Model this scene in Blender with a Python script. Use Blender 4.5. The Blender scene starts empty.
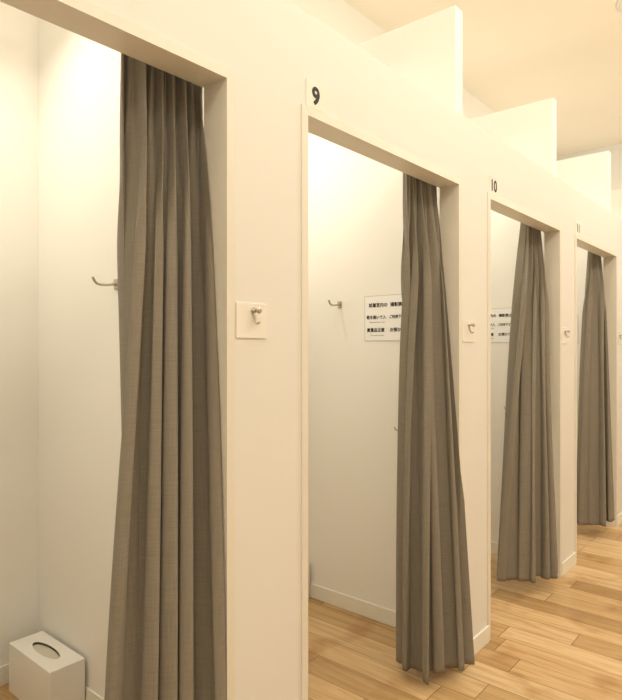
import bpy, bmesh, math, random
from mathutils import Vector, Matrix
random.seed(4)
S = bpy.context.scene
S.view_settings.view_transform = 'Standard'
S.view_settings.look = 'None'
S.view_settings.exposure = 0.0

# ------------------------------------------------------------------ dims
P = 1.35            # booth period
XL0, XR0 = 0.04, 1.07
KS = range(-1, 6)
H_OPEN, H_WALL, H_PART, H_CEIL = 2.128, 2.44, 3.01, 3.9
TW = 0.09
X_MIN, X_MAX = -1.6, 7.99
Y_BACK, Y_OPP = 1.39, -2.7

# ------------------------------------------------------------- materials
def s2l(c):
    return tuple(((v/255)/12.92 if v/255 <= .04045 else ((v/255+.055)/1.055)**2.4) for v in c)+(1,)
def mat(name, rgb, rough=.6, metal=0, bump=0, bscale=60, var=0.0, spec=.5):
    m = bpy.data.materials.new(name); m.use_nodes = True
    nt = m.node_tree; b = nt.nodes['Principled BSDF']
    b.inputs['Base Color'].default_value = s2l(rgb)
    b.inputs['Roughness'].default_value = rough
    b.inputs['Metallic'].default_value = metal
    b.inputs['Specular IOR Level'].default_value = spec
    tc = nt.nodes.new('ShaderNodeTexCoord')
    n = nt.nodes.new('ShaderNodeTexNoise'); n.inputs['Scale'].default_value = bscale
    n.inputs['Detail'].default_value = 4
    nt.links.new(tc.outputs['Object'], n.inputs['Vector'])
    if bump:
        bp = nt.nodes.new('ShaderNodeBump'); bp.inputs['Strength'].default_value = bump
        bp.inputs['Distance'].default_value = .002
        nt.links.new(n.outputs['Fac'], bp.inputs['Height']); nt.links.new(bp.outputs[0], b.inputs['Normal'])
    if var:
        mx = nt.nodes.new('ShaderNodeMix'); mx.data_type = 'RGBA'
        mx.inputs[6].default_value = s2l(rgb)
        mx.inputs[7].default_value = s2l([v*(1-var) for v in rgb])
        nt.links.new(n.outputs['Fac'], mx.inputs[0]); nt.links.new(mx.outputs[2], b.inputs['Base Color'])
    return m
M_wall = mat('wall_paint', (235, 233, 228), .7, bump=.12, bscale=180, var=.015, spec=.25)
M_inner = mat('booth_paint', (247, 245, 239), .65, bump=.1, bscale=180, var=.01, spec=.25)
M_ceil = mat('ceiling_paint', (246, 237, 220), .85, bump=.05, spec=.1)
M_trim = mat('trim_paint', (234, 229, 217), .45, var=.02)
M_base = mat('baseboard_vinyl', (244, 241, 230), .35, var=.02)
M_metal = mat('brushed_steel', (190, 184, 172), .28, 1, bump=.05, bscale=300)
M_rail = mat('rail_metal', (190, 178, 158), .4, .6)
M_box = mat('box_white', (246, 244, 238), .3, var=.02)
M_tissue = mat('tissue', (215, 208, 192), .9)
M_slot = mat('slot_edge', (80, 70, 58), .8)
M_paper = mat('paper', (248, 248, 246), .5, var=.01)
M_edge_shade = mat('notice_edge_shade', (216, 213, 204), .25, var=.02)  # grey of the notice's shadow edge, put into colour
M_ink = mat('ink', (22, 20, 18), .6)
M_plate = mat('acrylic_plate', (242, 239, 230), .12, var=.01)

def wood():
    m = bpy.data.materials.new('oak_floor'); m.use_nodes = True
    nt = m.node_tree; N = nt.nodes; L = nt.links; b = N['Principled BSDF']
    def math_(op, a, bb=None, c=None):
        n = N.new('ShaderNodeMath'); n.operation = op
        for i, v in enumerate((a, bb, c)):
            if v is None: continue
            if isinstance(v, (int, float)): n.inputs[i].default_value = v
            else: L.new(v, n.inputs[i])
        return n.outputs[0]
    tc = N.new('ShaderNodeTexCoord'); sp = N.new('ShaderNodeSeparateXYZ'); L.new(tc.outputs['Object'], sp.inputs[0])
    x, y = sp.outputs[0], sp.outputs[1]
    W, LEN = .14, 1.05
    xr = math_('DIVIDE', x, W); row = math_('FLOOR', xr); fx = math_('FRACT', xr)
    wn = N.new('ShaderNodeTexWhiteNoise'); wn.noise_dimensions = '1D'; L.new(row, wn.inputs['W'])
    yo = math_('ADD', math_('DIVIDE', y, LEN), math_('MULTIPLY', wn.outputs['Value'], 7.3))
    col = math_('FLOOR', yo); fy = math_('FRACT', yo)
    cv = N.new('ShaderNodeCombineXYZ'); L.new(row, cv.inputs[0]); L.new(col, cv.inputs[1])
    w2 = N.new('ShaderNodeTexWhiteNoise'); w2.noise_dimensions = '2D'; L.new(cv.outputs[0], w2.inputs['Vector'])
    ramp = N.new('ShaderNodeValToRGB'); L.new(w2.outputs['Value'], ramp.inputs[0])
    e = ramp.color_ramp.elements; e[0].color = s2l((186, 152, 106)); e[1].color = s2l((228, 199, 156))
    k = e.new(.5); k.color = s2l((212, 178, 130))
    gv = N.new('ShaderNodeCombineXYZ')
    L.new(math_('MULTIPLY', x, 34), gv.inputs[0])
    L.new(math_('ADD', math_('MULTIPLY', y, 2.2), math_('MULTIPLY', w2.outputs['Value'], 40)), gv.inputs[1])
    L.new(math_('MULTIPLY', w2.outputs['Value'], 31), gv.inputs[2])
    ns = N.new('ShaderNodeTexNoise'); ns.inputs['Scale'].default_value = 1; ns.inputs['Detail'].default_value = 6
    ns.inputs['Distortion'].default_value = 1.2
    L.new(gv.outputs[0], ns.inputs['Vector'])
    kn = N.new('ShaderNodeTexNoise'); kn.inputs['Scale'].default_value = 4.5; kn.inputs['Detail'].default_value = 2
    L.new(tc.outputs['Object'], kn.inputs['Vector'])
    r2 = N.new('ShaderNodeValToRGB'); L.new(ns.outputs['Fac'], r2.inputs[0])
    r2.color_ramp.elements[0].position = .3; r2.color_ramp.elements[0].color = (.70, .60, .46, 1)
    r2.color_ramp.elements[1].position = .62; r2.color_ramp.elements[1].color = (1, 1, 1, 1)
    mx = N.new('ShaderNodeMix'); mx.data_type = 'RGBA'; mx.blend_type = 'MULTIPLY'; mx.inputs[0].default_value = .8
    L.new(ramp.outputs[0], mx.inputs[6]); L.new(r2.outputs[0], mx.inputs[7])
    r3 = N.new('ShaderNodeValToRGB'); L.new(kn.outputs['Fac'], r3.inputs[0])
    r3.color_ramp.elements[0].position = .30; r3.color_ramp.elements[0].color = (.66, .5, .36, 1)
    r3.color_ramp.elements[1].position = .45; r3.color_ramp.elements[1].color = (1, 1, 1, 1)
    mk = N.new('ShaderNodeMix'); mk.data_type = 'RGBA'; mk.blend_type = 'MULTIPLY'; mk.inputs[0].default_value = .6
    L.new(mx.outputs[2], mk.inputs[6]); L.new(r3.outputs[0], mk.inputs[7])
    ex = math_('MINIMUM', fx, math_('SUBTRACT', 1, fx)); ey = math_('MINIMUM', fy, math_('SUBTRACT', 1, fy))
    sx = math_('LESS_THAN', ex, .013); sy = math_('LESS_THAN', ey, .002)
    sm = math_('MAXIMUM', sx, sy)
    ms = N.new('ShaderNodeMix'); ms.data_type = 'RGBA'; L.new(math_('MULTIPLY', sm, .7), ms.inputs[0])
    L.new(mk.outputs[2], ms.inputs[6]); ms.inputs[7].default_value = s2l((110, 78, 46))
    L.new(ms.outputs[2], b.inputs['Base Color'])
    b.inputs['Roughness'].default_value = .34
    bp = N.new('ShaderNodeBump'); bp.inputs['Strength'].default_value = .25; bp.inputs['Distance'].default_value = .002
    L.new(math_('SUBTRACT', ns.outputs['Fac'], sm), bp.inputs['Height']); L.new(bp.outputs[0], b.inputs['Normal'])
    return m
M_wood = wood()

def fabric():
    m = bpy.data.materials.new('curtain_linen'); m.use_nodes = True
    nt = m.node_tree; N = nt.nodes; L = nt.links; b = N['Principled BSDF']
    uv = N.new('ShaderNodeTexCoord')
    def noise(sx, sy, det=3):
        mp = N.new('ShaderNodeMapping'); mp.inputs['Scale'].default_value = (sx, sy, 1)
        L.new(uv.outputs['UV'], mp.inputs[0])
        n = N.new('ShaderNodeTexNoise'); n.inputs['Scale'].default_value = 1; n.inputs['Detail'].default_value = det
        L.new(mp.outputs[0], n.inputs['Vector']); return n
    weft = noise(14, 520); warp = noise(800, 10); slub = noise(4, 150, 2)
    add = N.new('ShaderNodeMath'); add.operation = 'ADD'; L.new(weft.outputs['Fac'], add.inputs[0]); L.new(warp.outputs['Fac'], add.inputs[1])
    hf = N.new('ShaderNodeMath'); hf.operation = 'MULTIPLY'; hf.inputs[1].default_value = .5; L.new(add.outputs[0], hf.inputs[0])
    r = N.new('ShaderNodeValToRGB'); L.new(hf.outputs[0], r.inputs[0])
    r.color_ramp.elements[0].position = .34; r.color_ramp.elements[0].color = s2l((128, 121, 110))
    r.color_ramp.elements[1].position = .66; r.color_ramp.elements[1].color = s2l((147, 140, 127))
    r2 = N.new('ShaderNodeValToRGB'); L.new(slub.outputs['Fac'], r2.inputs[0])
    r2.color_ramp.elements[0].position = .68; r2.color_ramp.elements[0].color = (0, 0, 0, 1)
    r2.color_ramp.elements[1].position = .78; r2.color_ramp.elements[1].color = (.2, .2, .2, 1)
    mx = N.new('ShaderNodeMix'); mx.data_type = 'RGBA'; L.new(r2.outputs[0], mx.inputs[0])
    L.new(r.outputs[0], mx.inputs[6]); mx.inputs[7].default_value = s2l((172, 165, 151))
    L.new(mx.outputs[2], b.inputs['Base Color'])
    b.inputs['Roughness'].default_value = .85; b.inputs['Specular IOR Level'].default_value = .15
    b.inputs['Sheen Weight'].default_value = .1
    bp = N.new('ShaderNodeBump'); bp.inputs['Strength'].default_value = .12; bp.inputs['Distance'].default_value = .001
    L.new(hf.outputs[0], bp.inputs['Height']); L.new(bp.outputs[0], b.inputs['Normal'])
    return m
M_fab = fabric()

# --------------------------------------------------------------- helpers
def link(o, parent=None):
    S.collection.objects.link(o)
    if parent: o.parent = parent
    return o
def boxes(name, bl, m, bevel=0, parent=None, loc=(0, 0, 0)):
    bm = bmesh.new()
    for (x0, x1, y0, y1, z0, z1) in bl:
        r = bmesh.ops.create_cube(bm, size=1)
        for v in r['verts']:
            v.co = Vector(((x0+x1)/2+v.co.x*(x1-x0), (y0+y1)/2+v.co.y*(y1-y0), (z0+z1)/2+v.co.z*(z1-z0)))
    me = bpy.data.meshes.new(name); bm.to_mesh(me); bm.free()
    me.materials.append(m)
    o = bpy.data.objects.new(name, me); o.location = loc; link(o, parent)
    if bevel:
        md = o.modifiers.new('bevel', 'BEVEL'); md.width = bevel; md.segments = 3; md.limit_method = 'ANGLE'
        for p in me.polygons: p.use_smooth = True
        md.harden_normals = True
    return o
def empty(name, loc, parent=None, rz=0):
    o = bpy.data.objects.new(name, None); o.empty_display_size = .05
    o.location = loc; o.rotation_euler = (0, 0, rz); return link(o, parent)
def bake(o):
    bpy.context.view_layer.update()
    dg = bpy.context.evaluated_depsgraph_get()
    me = bpy.data.meshes.new_from_object(o.evaluated_get(dg))
    n = bpy.data.objects.new(o.name, me); n.parent = o.parent
    n.location = o.location; n.rotation_euler = o.rotation_euler
    nm = o.name; bpy.data.objects.remove(o); n.name = nm
    S.collection.objects.link(n); return n
def tube(name, pts, r, m, parent):
    c = bpy.data.curves.new(name, 'CURVE'); c.dimensions = '3D'; c.bevel_depth = r; c.bevel_resolution = 5
    c.use_fill_caps = True
    sp = c.splines.new('NURBS'); sp.points.add(len(pts)-1)
    for q, p in zip(sp.points, pts): q.co = (*p, 1)
    sp.use_endpoint_u = True; sp.order_u = 3; sp.resolution_u = 8
    c.materials.append(m)
    o = bpy.data.objects.new(name, c); link(o, parent)
    o = bake(o)
    for p in o.data.polygons: p.use_smooth = True
    return o
def text(name, s, size, m, parent, loc, rot, bold=0.0, align='CENTER'):
    """text as mesh; bold = shifted copies merged in the same mesh"""
    c = bpy.data.curves.new(name, 'FONT'); c.body = s; c.size = size
    c.align_x = align; c.align_y = 'CENTER'
    c.materials.append(m)
    o = bpy.data.objects.new(name, c); o.location = loc; o.rotation_euler = rot
    link(o, parent); o = bake(o)
    if bold:
        bm = bmesh.new(); bm.from_mesh(o.data)
        base = bm.verts[:]+bm.edges[:]+bm.faces[:]
        for i, (dx, dy) in enumerate([(bold, 0), (-bold, 0), (0, bold), (0, -bold), (bold*.7, bold*.7), (-bold*.7, -bold*.7), (bold*.7, -bold*.7), (-bold*.7, bold*.7)]):
            r = bmesh.ops.duplicate(bm, geom=base)
            for v in r['geom']:
                if isinstance(v, bmesh.types.BMVert): v.co += Vector((dx, dy, .00003*(i+1)))
        bm.to_mesh(o.data); bm.free()
    return o
def lathe(name, prof, m, parent, axis='Y', n=24, loc=(0, 0, 0)):
    bm = bmesh.new(); rings = []
    for (r, h) in prof:
        ring = []
        for i in range(n):
            a = 2*math.pi*i/n; c, s_ = r*math.cos(a), r*math.sin(a)
            ring.append(bm.verts.new((c, h, s_) if axis == 'Y' else ((h, c, s_) if axis == 'X' else (c, s_, h))))
        rings.append(ring)
    for a, b in zip(rings, rings[1:]):
        for i in range(n): bm.faces.new((a[i], a[(i+1) % n], b[(i+1) % n], b[i]))
    bm.faces.new(rings[0]); bm.faces.new(rings[-1])
    bmesh.ops.recalc_face_normals(bm, faces=bm.faces)
    me = bpy.data.meshes.new(name); bm.to_mesh(me); bm.free(); me.materials.append(m)
    for p in me.polygons: p.use_smooth = len(p.vertices) == 4
    o = bpy.data.objects.new(name, me); o.location = loc; return link(o, parent)

# ------------------------------------------------------------ room shell
boxes('floor', [(X_MIN-.1, X_MAX+.1, Y_OPP-.1, Y_BACK+.1, -.1, 0)], M_wood)
boxes('ceiling', [(X_MIN-.1, X_MAX+.1, Y_OPP-.1, Y_BACK+.1, H_CEIL, H_CEIL+.1)], M_ceil)
boxes('wall_back', [(X_MIN, X_MAX, Y_BACK, Y_BACK+.1, 0, H_CEIL)], M_inner)
boxes('wall_opposite', [(X_MIN, X_MAX, Y_OPP-.1, Y_OPP, 0, H_CEIL)], M_wall)
boxes('wall_left', [(X_MIN-.1, X_MIN, Y_OPP, Y_BACK, 0, H_CEIL)], M_wall)
boxes('wall_right', [(X_MAX, X_MAX+.1, Y_OPP, Y_BACK, 0, H_CEIL)], M_wall)
bl = []; edge = X_MIN
for k in KS:
    bl.append((edge, XL0+k*P, 0, TW, 0, H_OPEN)); edge = XR0+k*P
bl.append((edge, X_MAX, 0, TW, 0, H_OPEN))
bl.append((X_MIN, X_MAX, 0, TW, H_OPEN, H_WALL))
boxes('wall_front', bl, M_wall)
pier = bl[:-1]
boxes('baseboard_front', [(a+(.02 if i else 0), b-.02 if b < X_MAX else b, -.011, -.0005, 0, .08) for i, (a, b, *_ ) in enumerate(pier)], M_base, .003)
parts = [1.215+P*k for k in range(-1, 6) if 1.215+P*k < X_MAX-.1]
for p in parts:
    boxes('wall_partition', [(p, p+.075, TW, Y_BACK, 0, H_PART)], M_inner)
bb = []
for p in parts:
    bb.append((p-.01, p-.0005, TW+.001, Y_BACK-.011, 0, .08))
    bb.append((p+.0755, p+.085, TW+.001, Y_BACK-.011, 0, .08))
boxes('baseboard_partition', bb, M_base, .003)
segs = [X_MIN]+parts
boxes('baseboard_back', [((a+.075 if i else a)+.001, b-.001, Y_BACK-.010, Y_BACK-.0005, 0, .08) for i, (a, b) in enumerate(zip(segs, parts+[X_MAX]))], M_base, .003)
boxes('baseboard_opposite', [(X_MIN, X_MAX, Y_OPP, Y_OPP+.01, 0, .08)], M_base)
for i, k in enumerate(KS):
    a, b = XL0+k*P, XR0+k*P; w = .022
    boxes('trim_%d' % (i+1), [
        (a-w, a+.006, -.005, 0, 0, H_OPEN+w), (b-.006, b+w, -.005, 0, 0, H_OPEN+w),
        (a+.006, b-.006, -.005, 0, H_OPEN-.006, H_OPEN+w),
        (a, a+.006, 0, TW, 0, H_OPEN), (b-.006, b, 0, TW, 0, H_OPEN), (a+.006, b-.006, 0, TW, H_OPEN-.006, H_OPEN)], M_trim)

# --------------------------------------------------------------- curtain
def smooth(t): return t*t*(3-2*t)
def poly(pts, s):
    n = len(pts)-1; f = min(s*n, n-1e-6); i = int(f); u = f-i
    p = [pts[max(i-1, 0)], pts[i], pts[i+1], pts[min(i+2, n)]]
    r = []
    for d in (0, 1):
        a, b, c, e = (q[d] for q in p)
        r.append(.5*((2*b)+(-a+c)*u+(2*a-5*b+4*c-e)*u*u+(-a+3*b-3*c+e)*u**3))
    return r
def curtain(k, top, bot, seed, nf=5.0, zb=.035):
    rnd = random.Random(seed)
    Xr = XR0+k*P
    NU, NV = 480, 90
    ztop = 2.163
    ph = [rnd.uniform(0, 6.28) for _ in range(8)]
    warp = lambda s: nf*s + .38*math.sin(2*math.pi*1.1*s+ph[0]) + .12*math.sin(2*math.pi*2.7*s+ph[1])
    amp = lambda s: 1 + .42*math.sin(2*math.pi*1.7*s+ph[2]) + .25*math.sin(2*math.pi*3.7*s+ph[3])
    verts = []; uvs = []
    for j in range(NV+1):
        t = j/NV; z = ztop+(zb-ztop)*t
        e = t**.9
        g = smooth(min(1, t*4))       # gathered heading -> open folds
        A = .014 + .029*g
        for i in range(NU+1):
            s = i/NU; d = 1e-3
            def base(q):
                a = poly(top, q); b = poly(bot, q)
                return Vector((a[0]+(b[0]-a[0])*e, a[1]+(b[1]-a[1])*e))
            p = base(s); tn = (base(min(1, s+d))-base(max(0, s-d)))
            tn.normalize(); nm = Vector((-tn.y, tn.x))
            w = warp(s)*2*math.pi + .45*math.sin(t*2.2+s*5+ph[4])*t
            f = math.sin(w)
            fine = (1-g)*(math.sin(w*3+ph[5])*.75+.25*math.sin(w*5+ph[6]))
            sec = .26*g*math.sin(2*w+ph[6]+2.2*t)*math.sin(math.pi*t*1.1+ph[7]+4*s)
            off = A*(amp(s)*f+fine+sec)
            tang = A*.62*math.sin(2*w)*g*(.6+.4*t)
            q = p + nm*off + tn*tang
            lim = Xr-.012+max(0, q.y-.10)*1.2+max(0, -.014-q.y)*1.2
            if q.x > lim: q.x = lim - .002*math.sin(w)
            zz = z + (.005*math.sin(w*.5) + .010*math.sin(s*5+ph[1]))*t
            if j == 0: zz += .003*math.sin(w*3)
            verts.append((q.x, q.y, zz)); uvs.append((s*1.3, t*2.1))
    faces = []
    for j in range(NV):
        for i in range(NU):
            a = j*(NU+1)+i; faces.append((a, a+1, a+NU+2, a+NU+1))
    me = bpy.data.meshes.new('curtain'); me.from_pydata(verts, [], faces)
    ul = me.uv_layers.new(name='UVMap')
    for l in me.loops: ul.data[l.index].uv = uvs[l.vertex_index]
    for p in me.polygons: p.use_smooth = True
    me.materials.append(M_fab)
    o = bpy.data.objects.new('curtain', me); link(o)
    sd = o.modifiers.new('thick', 'SOLIDIFY'); sd.thickness = .0022; sd.offset = 0
    return o
def rel(k, pts): return [(XR0+k*P+a, b) for a, b in pts]
T = [(-.245, .128), (-.15, .128), (-.06, .128), (.02, .135)]
G = [(-.32, .15), (-.29, .04), (-.15, -.02), (.0, -.05)]
curtain(-1, rel(-1, T), rel(-1, G), 3)
curtain(0, rel(0, [(-.24, .128), (-.15, .128), (-.06, .128), (.02, .135)]), rel(0, [(-.245, .14), (-.245, .06), (-.13, .02), (-.02, -.015)]), 11)
curtain(1, rel(1, T), rel(1, [(-.15, .19), (-.21, .05), (-.10, -.01), (-.025, -.05)]), 5, zb=.04)
curtain(2, rel(2, T), rel(2, [(-.46, .18), (-.43, .06), (-.26, .02), (-.09, -.01)]), 8, zb=.08)
curtain(3, rel(3, T), rel(3, [(-.43, .16), (-.40, .06), (-.27, .02), (-.20, .0)]), 21, zb=.095)
curtain(4, rel(4, T), rel(4, G), 23)
curtain(5, rel(5, T), rel(5, G), 29)

for k in KS:
    a = max(1.215+P*(k-1)+.076, X_MIN+.001)
    b = min(1.215+P*k-.001, X_MAX-.001)
    e = empty('curtain_rail', ((a+b)/2, .131, 2.174)); L2 = (b-a)/2
    boxes('track', [(-L2, L2, -.008, .008, -.004, .010)], M_rail, .002, e)
    boxes('end_bracket', [(-L2, -L2+.006, -.014, .014, -.006, .016), (L2-.006, L2, -.014, .014, -.006, .016)], M_rail, .001, e)

# ---------------------------------------------------------------- boxes
def tissue_box(px):
    e = empty('tissue_box', (px-.015-.07, .97+.175, 0))
    bm = bmesh.new()
    hx, hy, h = .07, .175, .198
    n = 48
    oval = []
    for i in range(n):
        a = 2*math.pi*i/n
        oval.append((.028*math.cos(a), .098*math.sin(a)))
    def outer(a):
        c, s = math.cos(a), math.sin(a); q = min(hx/abs(c) if abs(c) > 1e-6 else 9, hy/abs(s) if abs(s) > 1e-6 else 9)
        return (c*q, s*q)
    outs = [outer(2*math.pi*i/n) for i in range(n)]
    for cx, cy in ((hx, hy), (-hx, hy), (-hx, -hy), (hx, -hy)):
        i = min(range(n), key=lambda i: (outs[i][0]-cx)**2+(outs[i][1]-cy)**2); outs[i] = (cx, cy)
    vo = [bm.verts.new((x, y, h)) for x, y in outs]; vi = [bm.verts.new((x, y, h)) for x, y in oval]
    vb = [bm.verts.new((x, y, 0)) for x, y in outs]; vd = [bm.verts.new((x, y, h-.010)) for x, y in oval]
    slot = []
    for i in range(n):
        j = (i+1) % n
        bm.faces.new((vo[i], vo[j], vi[j], vi[i])); bm.faces.new((vb[i], vb[j], vo[j], vo[i]))
        slot.append(bm.faces.new((vi[i], vi[j], vd[j], vd[i])))
    bm.faces.new(vb)
    for f in slot: f.material_index = 1
    bmesh.ops.recalc_face_normals(bm, faces=bm.faces)
    me = bpy.data.meshes.new('body'); bm.to_mesh(me); bm.free(); me.materials.append(M_box); me.materials.append(M_slot)
    o = bpy.data.objects.new('body', me); link(o, e)
    b = o.modifiers.new('bevel', 'BEVEL'); b.width = .002; b.segments = 2; b.limit_method = 'ANGLE'; b.angle_limit = math.radians(60)
    boxes('slot_inner', [(-.05, .05, -.12, .12, h-.03, h-.0105)], M_tissue, 0, e)
for p in parts: tissue_box(p)

# ---------------------------------------------------------------- hooks
def coat_hook(p, y, z, s=1.0):
    e = empty('coat_hook', (p-.0005, y, z))
    boxes('base_plate', [(-.006*s, 0, -.012*s, .012*s, -.016*s, .022*s)], M_metal, .002, e)
    tube('upper_arm', [(-.004*s, 0, .004*s), (-.03*s, 0, -.002*s), (-.07*s, 0, -.004*s), (-.088*s, 0, .004*s), (-.096*s, 0, .022*s)], .0048*s, M_metal, e)
    lathe('arm_collar', [(.008*s, -.012*s), (.008*s, -.004*s)], M_metal, e, 'X', loc=(0, 0, .004*s))
for p in parts:
    coat_hook(p, .77, 1.636)
    coat_hook(p, .38, 1.0, .7)

def peg_plate(x, z):
    e = empty('wall_hook_plate', (x, 0, z))
    boxes('acrylic_plate', [(-.058, .058, -.004, 0, -.049, .049)], M_plate, .001, e)
    lathe('peg', [(.008, -.003), (.008, -.008), (.0045, -.010), (.0045, -.020), (.008, -.023), (.0095, -.028), (.008, -.031), (.004, -.033)], M_metal, e, 'Y', loc=(.004, 0, .028))
    tube('hook_arm', [(.004, -.004, .026), (.006, -.010, .008), (.007, -.012, -.004), (.008, -.018, -.010), (.008, -.026, -.004)], .003, M_metal, e)
for i, k in enumerate(range(-1, 5)):
    peg_plate(1.157+P*k, 1.48)

# ---------------------------------------------------------------- signs
for k, num in zip(KS, ['7', '8', '9', '10', '11', '12', '13']):
    e = empty('number_sign', (XL0+k*P+.046, 0, 2.128+.022+.042))
    boxes('plate', [(-.046, .046, -.003, 0, -.040, .042)], M_plate, .001, e)
    text('numeral', num, .075, M_ink, e, (-.001, -.0038, -.002), (math.pi/2, 0, 0), bold=.0028)

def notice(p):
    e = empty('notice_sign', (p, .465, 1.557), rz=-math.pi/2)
    boxes('edge_shade', [(-.141, .141, -.0018, 0, -.118, .118)], M_edge_shade, 0, e)  # larger grey plate whose rim stands in for the paper's shadow edge
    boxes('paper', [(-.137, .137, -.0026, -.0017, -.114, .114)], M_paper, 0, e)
    R = (math.pi/2, 0, 0)
    for i, (x, z, s, sz) in enumerate([
        (-.055, .066, '試着室内の', .023), (.065, .066, '撮影禁止', .023),
        (-.066, .004, '靴を脱いで入', .020), (.066, .004, 'ご利用下さい', .018),
        (-.070, -.062, '貴重品注意', .022), (.060, -.062, 'お預かり', .022)]):
        text('line_%d' % (i+1), s, sz, M_ink, e, (x, -.0032, z), R, bold=.0007)
    text('fine_print_1', 'Please take off your shoes', .009, M_ink, e, (-.06, -.0032, -.020), R)
    text('fine_print_2', 'Do not leave valuables', .009, M_ink, e, (-.06, -.0032, -.088), R)
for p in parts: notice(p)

# --------------------------------------------------------------- lights
COL = (1, .90, .735)
def lamp(x, y, power, size=.22, col=COL):
    e = empty('ceiling_downlight', (x, y, H_CEIL))
    lathe('ring', [(size*.5+.02, 0), (size*.5+.02, -.006), (size*.5+.004, -.010), (size*.5, -.004)], M_trim, e, 'Z', 32)
    l = bpy.data.lights.new('bulb', 'AREA'); l.shape = 'DISK'; l.size = size; l.energy = power; l.color = col
    o = bpy.data.objects.new('bulb', l); o.location = (0, 0, -.012); link(o, e)
def fill_pendant(x, y, z, power):  # added corridor fill, kept out of view, to brighten ceiling and upper partitions
    e = empty('pendant_fill', (x, y, z))
    lathe('canopy', [(.05, H_CEIL-z), (.05, H_CEIL-z-.02), (.008, H_CEIL-z-.03)], M_metal, e, 'Z', 24)
    lathe('stem', [(.006, H_CEIL-z-.02), (.006, .15)], M_metal, e, 'Z', 10)
    lathe('holder', [(.02, .17), (.035, .15), (.035, .11)], M_metal, e, 'Z', 20)
    l = bpy.data.lights.new('bulb', 'POINT'); l.shadow_soft_size = .10; l.energy = power; l.color = COL
    o = bpy.data.objects.new('bulb', l); link(o, e)
def booth_fill(k, power, up):
    """added unseen fill bar on back-wall arms; brightens booth below and ceiling above"""
    a = max(1.215+P*(k-1)+.075, X_MIN); b = min(1.215+P*k, X_MAX)
    e = empty('booth_fill_bar', ((a+b)/2, Y_BACK, 2.74))
    boxes('housing', [(-.36, .36, -.40, -.32, .0, .03)], M_trim, .004, e)
    boxes('arms', [(-.25, -.235, -.32, -.0005, .008, .022), (.235, .25, -.32, -.0005, .008, .022)], M_metal, .002, e)
    for nm, pw, z, rx in (('fill_down', power, -.004, math.radians(-18)), ('fill_up', up, .034, math.radians(180+12))):
        l = bpy.data.lights.new(nm, 'AREA'); l.shape = 'RECTANGLE'; l.size = .68; l.size_y = .06
        l.energy = pw; l.color = (1, .925, .77)
        o = bpy.data.objects.new(nm, l); o.location = (0, -.36, z); o.rotation_euler = (rx, 0, 0); link(o, e)
for x in (-.6, 1.2, 3.0, 4.8, 6.6):
    lamp(x, -.30, 7, .4)
    lamp(x, -1.7, 8, .4)
for x in (-.3, 2.1, 4.5, 6.9):
    fill_pendant(x, -1.3, 3.2, 26)
for k in KS: booth_fill(k, 10.5, 2.0)

w = bpy.data.worlds.new('world'); S.world = w; w.use_nodes = True
w.node_tree.nodes['Background'].inputs[0].default_value = (1, .85, .65, 1)
w.node_tree.nodes['Background'].inputs[1].default_value = .3

# --------------------------------------------------------------- camera
cd = bpy.data.cameras.new('camera'); cam = bpy.data.objects.new('camera', cd); link(cam)
cam.location = (0, -1.2, 1.404)
yaw = math.atan2(.647, .763)
cam.rotation_euler = (math.pi/2, 0, yaw-math.pi/2)
cd.sensor_fit = 'HORIZONTAL'; cd.sensor_width = 36; cd.lens = 596/622*36
cd.shift_y = -2/622; cd.clip_start = .02
S.camera = cam
